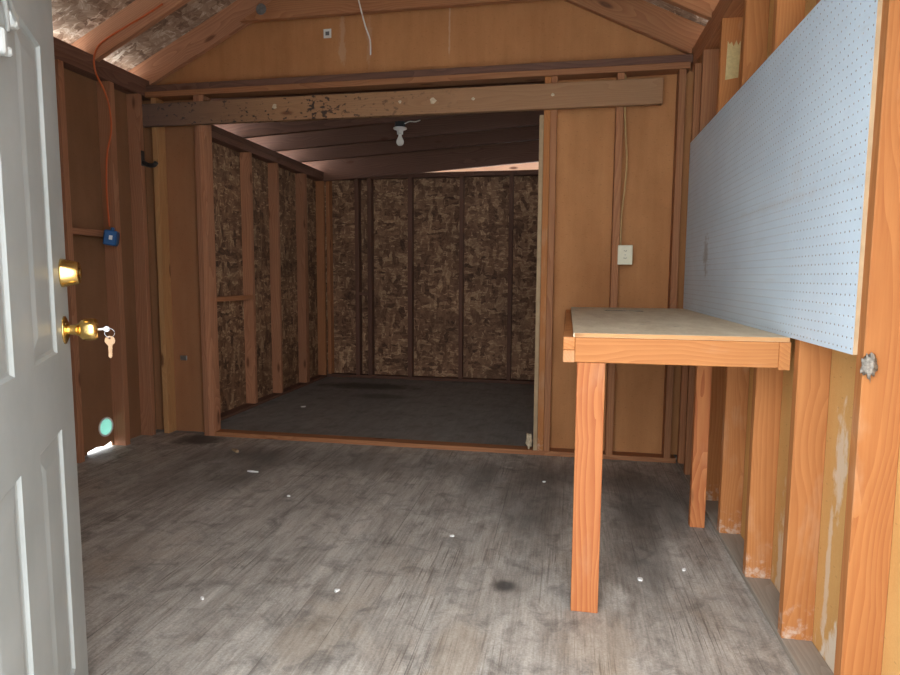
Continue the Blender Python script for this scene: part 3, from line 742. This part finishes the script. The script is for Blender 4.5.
for f in b.faces:
    c = f.calc_center_median()
    if .19 < c.x < .41 and 3.38 < c.y < 3.48 and .9361 < c.z < .9499: f.material_index = 1  # cut faces coloured dark to stand in for shade inside the slot
tp = put('bench_top', b, [M['benchtop'], M['slot']], wb, mw=wb.matrix_world.inverted())
lumber('front_edging', .026, .668, 2.0255, 2.029, .937, .9495, 'x', M['fir_yellow'], parent=wb, bev=0)

# ================================================================== pegboard
PY0, PY1, PZ0, PZ1, PX, PT = 1.600, 3.797, .9505, 1.893, .666, .010
b = bmesh.new(); ny, nz = 88, 37; cy, cz = (PY1 - PY0) / ny, (PZ1 - PZ0) / nz; hr = .0026
for i in range(ny):
    for j in range(nz):
        y0, z0 = PY0 + i * cy, PZ0 + j * cz; yc, zc = y0 + cy / 2, z0 + cz / 2
        outer = [(y0, z0), (yc, z0), (y0 + cy, z0), (y0 + cy, zc), (y0 + cy, z0 + cz), (yc, z0 + cz), (y0, z0 + cz), (y0, zc)]
        O = [b.verts.new((PX, y, z)) for y, z in outer]
        I = []; I2 = []
        for y, z in outer:
            a = math.atan2(z - zc, y - yc); I.append(b.verts.new((PX, yc + hr * math.cos(a), zc + hr * math.sin(a)))); I2.append(b.verts.new((PX + PT, yc + hr * math.cos(a), zc + hr * math.sin(a))))
        for k in range(8):
            q = (k + 1) % 8
            b.faces.new((O[k], O[q], I[q], I[k])); b.faces.new((I[k], I[q], I2[q], I2[k]))
bmesh.ops.remove_doubles(b, verts=b.verts[:], dist=1e-5)
be = [e for e in b.edges if e.is_boundary and abs(e.verts[0].co.x - PX) < 1e-6 and abs(e.verts[1].co.x - PX) < 1e-6]
g = bmesh.ops.extrude_edge_only(b, edges=be)
bmesh.ops.translate(b, verts=[e for e in g['geom'] if isinstance(e, bmesh.types.BMVert)], vec=(PT, 0, 0))
for f in b.faces:
    c = f.calc_center_median()
    if abs(c.x - PX) > 1e-5: f.material_index = 2
    if abs(c.x - PX) > 1e-5 and (c.y < PY0 + 1e-4 or c.y > PY1 - 1e-4 or c.z < PZ0 + 1e-4 or c.z > PZ1 - 1e-4): f.material_index = 1
pg = put('pegboard', b, [M['peg'], M['trimstrip'], M['hardboard']])
tag(pg, 'big pale blue pegboard fixed to the right wall studs above the workbench', 'pegboard')

# ================================================================== small things
# torn yellow paper on the right wall stud
pp = [(.700, 2.052), (.757, 2.060), (.762, 2.226), (.750, 2.205), (.742, 2.228), (.730, 2.200), (.722, 2.222), (.712, 2.212), (.704, 2.228)]
b = prism(pp, .0012)
o = put('paper_note', b, M['paper'], loc=(0, 3.1785, 0)); tag(o, 'torn yellowed paper stuck high on a right wall stud', 'paper')
# lint wad under the pegboard's near corner
b = bmesh.new(); bmesh.ops.create_icosphere(b, subdivisions=3, radius=1)
for v in b.verts:
    k = 1 + .35 * math.sin(9 * v.co.x + 3) * math.sin(8 * v.co.y) + .25 * math.sin(13 * v.co.z + v.co.x * 7)
    v.co = Vector((v.co.x * .014 * k, v.co.y * .010 * k, v.co.z * .026 * k))
o = put('lint_wad', b, M['lint'], loc=(.684, 1.5575, .930), smooth=True); tag(o, 'grey fluffy wad on the stud below the near corner of the pegboard', 'lint')
# foam lump at the foot of the right jamb
b = bmesh.new(); bmesh.ops.create_icosphere(b, subdivisions=3, radius=1)
for v in b.verts:
    k = 1 + .3 * math.sin(5 * v.co.x + 2) * math.sin(6 * v.co.z) + .12 * math.sin(11 * v.co.y)
    v.co = Vector((v.co.x * .020 * k, v.co.y * .026 * k, v.co.z * .050 * k - v.co.x * .008))
o = put('foam_lump', b, M['foam'], loc=(-.2195, YP + .038, .079), smooth=True); tag(o, 'cream foam lump on the sill at the foot of the right jamb', 'foam')
# electrical outlet on the divider stud
ol = empty('electrical_outlet', (.3335, YP - .001, 1.263)); tag(ol, 'ivory electrical outlet plate on the divider stud above the workbench', 'outlet')
put('outlet_box', box_bm(-.034, .030, .001, .040, -.045, .045, .002), M['darkmetal'], ol)
put('cover_plate', box_bm(-.043, .043, -.006, 0, -.058, .058, .0025), M['ivory'], ol)
for dz in (-.0215, .0215):
    b = lathe([(0, 0), (.0165, 0), (.0165, .0025), (0, .0025)], 20)
    rc = put('receptacle', b, M['ivory'], ol, mw=Matrix.Translation((0, -.006, dz)) @ Matrix.Rotation(R(90), 4, 'X'))
    sb = bmesh.new()
    for sx in (-.006, .006): box_bm(sx - .0012, sx + .0012, .0, .006, .0024, .0031, 0, sb)
    lathe([(.0022, .0024), (.0022, .0031), (0, .0031)], 10, sb, None)
    put('socket_slots', sb, M['slot'], rc)
put('mounting_screw', lathe([(0, 0), (.003, 0), (.003, .001), (0, .0012)], 10), M['zinc'], ol, mw=Matrix.Translation((0, -.006, 0)) @ Matrix.Rotation(R(90), 4, 'X'))
# tan cable beside that stud
cb = put('electric_cable', tube([(.306, YP + .022, 2.318), (.306, YP + .020, 2.14), (.314, YP + .016, 1.98), (.326, YP + .010, 1.82), (.320, YP + .012, 1.66), (.308, YP + .02, 1.52), (.306, YP + .024, 1.40), (.310, YP + .026, 1.311)], .0052, 8, 6), M['tancable'], smooth=True)
tag(cb, 'tan cable bowing down the divider stud to the ivory outlet', 'cable')
# white wire hanging before the gable
o = put('hanging_wire', tube([(-1.360, 3.798, 3.08), (-1.330, 3.796, 2.93), (-1.300, 3.792, 2.80), (-1.262, 3.79, 2.66), (-1.232, 3.79, 2.575), (-1.228, 3.79, 2.50), (-1.229, 3.79, 2.484)], .0045, 8, 5), M['whitecord'], smooth=True)
tag(o, 'thin white wire hanging loose in front of the gable', 'wire')
# small sticker on the gable
st = empty('sticker', (-1.572, YPB - .001, 2.692)); tag(st, 'tiny white square sticker with a grey mark on the fibreboard gable', 'sticker')
put('sticker_sheet', box_bm(-.026, .026, -.0012, 0.001, -.028, .028), M['sticker'], st)
put('printed_mark', box_bm(-.013, .013, -.0018, -.0012, -.012, .012), M['ink'], st)
# bare bulb on the back room rafter
bx, by = -1.309, 4.764; bz = back_z(bx) - .0045
lh = empty('bulb_fixture', (bx, by, bz)); tag(lh, 'bare white bulb in a porcelain lampholder under a back room rafter', 'lamp')
put('ceiling_box', lathe([(0, 0), (.040, 0), (.042, -.004), (.042, -.044), (0, -.044)], 8), M['black'], lh)
put('lampholder', lathe([(0, -.042), (.052, -.043), (.054, -.048), (.050, -.053), (.030, -.058), (.024, -.072), (.024, -.090), (.014, -.092), (0, -.092)], 28), M['porcelain'], lh, smooth=True)
put('light_bulb', lathe([(0, -.088), (.013, -.090), (.014, -.108), (.020, -.120), (.0285, -.138), (.030, -.150), (.026, -.165), (.016, -.176), (0, -.180)], 24), M['bulb'], lh, smooth=True)
put('supply_wire', tube([(.046, -.03, -.020), (.085, -.035, -.006), (.13, -.036, -.010), (.17, -.034, 0.0)], .004, 6, 5), M['whitecord'], lh, smooth=True)
# orange extension cord and the blue outlet box at its end
roy = 3.388
cord = [(-2.36, roy, 2.700), (-2.50, roy, 2.635), (-2.62, roy, 2.585), (-2.74, roy, 2.53), (-2.806, roy, 2.485), (-2.834, roy, 2.42), (-2.836, 3.400, 2.34), (-2.838, 3.470, 2.25), (-2.838, 3.505, 2.15),
        (-2.838, 3.508, 2.02), (-2.836, 3.462, 1.88), (-2.832, 3.440, 1.72), (-2.822, 3.425, 1.58), (-2.803, 3.408, 1.47), (-2.787, 3.392, 1.424)]
o = put('extension_cord', tube(cord, .0055, 8, 6), M['orange'], smooth=True); tag(o, 'orange extension cord running from the rafter down the left wall', 'cord')
bb = empty('outlet_box', None, mw=basis((-2.780, 3.395, 1.352), Vector((.86, .50, -.15)).normalized(), Vector((-.50, .86, 0)).normalized(), Vector((.86, .50, -.15)).normalized().cross(Vector((-.50, .86, 0)).normalized())))
tag(bb, 'blue plastic outlet box hanging on the end of the orange cord', 'electrical box')
put('box_body', box_bm(-.036, .036, -.054, .048, -.046, .046, .007), M['blue'], bb)
put('white_label', box_bm(-.005, .014, -.0555, -.0535, -.012, .014), M['white_enamel'], bb)
put('cord_neck', lathe([(.011, .045), (.011, .058), (.008, .066), (0, .066)], 12), M['blue'], bb)
put('dark_flap', box_bm(-.022, .034, .047, .076, -.030, .026, .004), M['black'], bb)
# dark hook on the left wall corner stud
hk = empty('wall_hook', (XL + .001, 3.803, 1.905)); tag(hk, 'dark metal hook sticking out of the left wall corner stud', 'hook')
put('hook_plate', box_bm(-.001, .004, -.016, .016, -.045, .055, .0015), M['darkmetal'], hk)
put('hook_arm', tube([(.002, 0, -.02), (.040, -.004, -.040), (.085, -.006, -.044), (.108, -.006, -.024)], .015, 10, 5), M['darkmetal'], hk, smooth=True)
# little bright strap on the divider's left panel
o = put('metal_clip', box_bm(-2.715, -2.665, YPB - .012, YPB, .520, .552, .002), M['zinc'])
tag(o, 'small bright metal clip low on the left panel of the divider', 'clip')
# round turquoise vent cover low on the left wall
vt = empty('round_vent', (XLS, HY, HZ)); tag(vt, 'round turquoise vent with a white rim low on the left wall', 'vent')
put('vent_rim', lathe([(HR - .007, -.001), (HR + .004, -.001), (HR + .004, .004), (HR - .007, .004), (HR - .007, -.001)], 28), M['white_enamel'], vt, mw=basis((0, 0, 0), (0, 1, 0), (0, 0, 1), (1, 0, 0)))
put('vent_film', lathe([(0, 0), (HR - .006, 0), (HR - .006, .0012), (0, .0012)], 28), M['vent'], vt, mw=basis((0, 0, 0), (0, 1, 0), (0, 0, 1), (1, 0, 0)))
# nail heads and pale knots on the header board
for k, (x, z, r, lab) in enumerate(((-1.052, 2.205, .010, 'pale filler spot on the header board, left of the ring shaped one'), (-.843, 2.203, .020, 'largest pale filler spot on the header board, above the bulb\'s right'),
                       (-.592, 2.203, .010, 'pale filler spot on the header board near its middle right'), (-.115, 2.205, .010, 'pale filler spot on the header board above the right jamb'), (-1.890, 2.215, .016, 'pale filler patch on the header board above the opening\'s left part'))):
    b = lathe([(0, 0), (r, 0), (r * .7, .0012), (0, .0015)], 9)
    for v in b.verts: v.co.x *= 1 + .3 * math.sin(v.co.y * 300 + k)
    o = put('filler_spot', b, M['foam'], mw=basis((x, YP - .038, z), (1, 0, 0), (0, 0, 1), (0, -1, 0))); tag(o, lab, 'filler spot', 'filler spots on the header board')
# litter on the floor
lit = [((-1.760, 3.185), .034, 'curled white scrap on the floor boards left of centre', 'long'), ((-2.216, 4.900), .026, 'white crumb lying on the dark back room floor', 'r'),
       ((-.789, 2.005), .013, 'white chip on the bare floor near the front, in the middle', 'r'), ((.293, 2.306), .014, 'white chip on the floor right of the bench front leg', 'r'),
       ((-1.23, 1.86), .010, 'tiny white chip at the front left of the floor', 'r'), ((-2.08, 3.55), .045, 'thin pale splinter on the floor before the left jamb', 'long'),
       ((-1.38, 2.86), .010, 'tiny white fleck on the floor boards left of centre, below the scrap', 'r'), ((-.47, 2.55), .012, 'pale flake on the floor in the middle, before the sill', 'r'),
       ((-.10, 3.35), .012, 'white crumb on the floor just before the right jamb', 'r'), ((.47, 2.42), .012, 'pale chip on the floor under the bench beside the rear leg', 'r')]
for k, ((x, y), r, lab, ty) in enumerate(lit):
    b = bmesh.new(); n = 8; top = []; bot = []
    for q in range(n):
        a = 2 * math.pi * q / n; rr = r * random.uniform(.6, 1.1)
        sx, sy = (1.5, .28) if ty == 'long' else (1, .75)
        c, s = math.cos(.5 * k), math.sin(.5 * k); px, py = rr * math.cos(a) * sx, rr * math.sin(a) * sy
        px, py = px * c - py * s, px * s + py * c
        top.append(b.verts.new((px, py, .004 + random.uniform(0, .5) * r * .5))); bot.append(b.verts.new((px, py, 0)))
    b.faces.new(top); b.faces.new(bot[::-1])
    for q in range(n): b.faces.new((bot[q], bot[(q + 1) % n], top[(q + 1) % n], top[q]))
    o = put('paint_chip' if ty == 'r' else 'wood_splinter', b, M['chip'] if k != 5 else M['trimstrip'], loc=(x, y, .0005)); tag(o, lab, 'litter', 'litter on the floor')
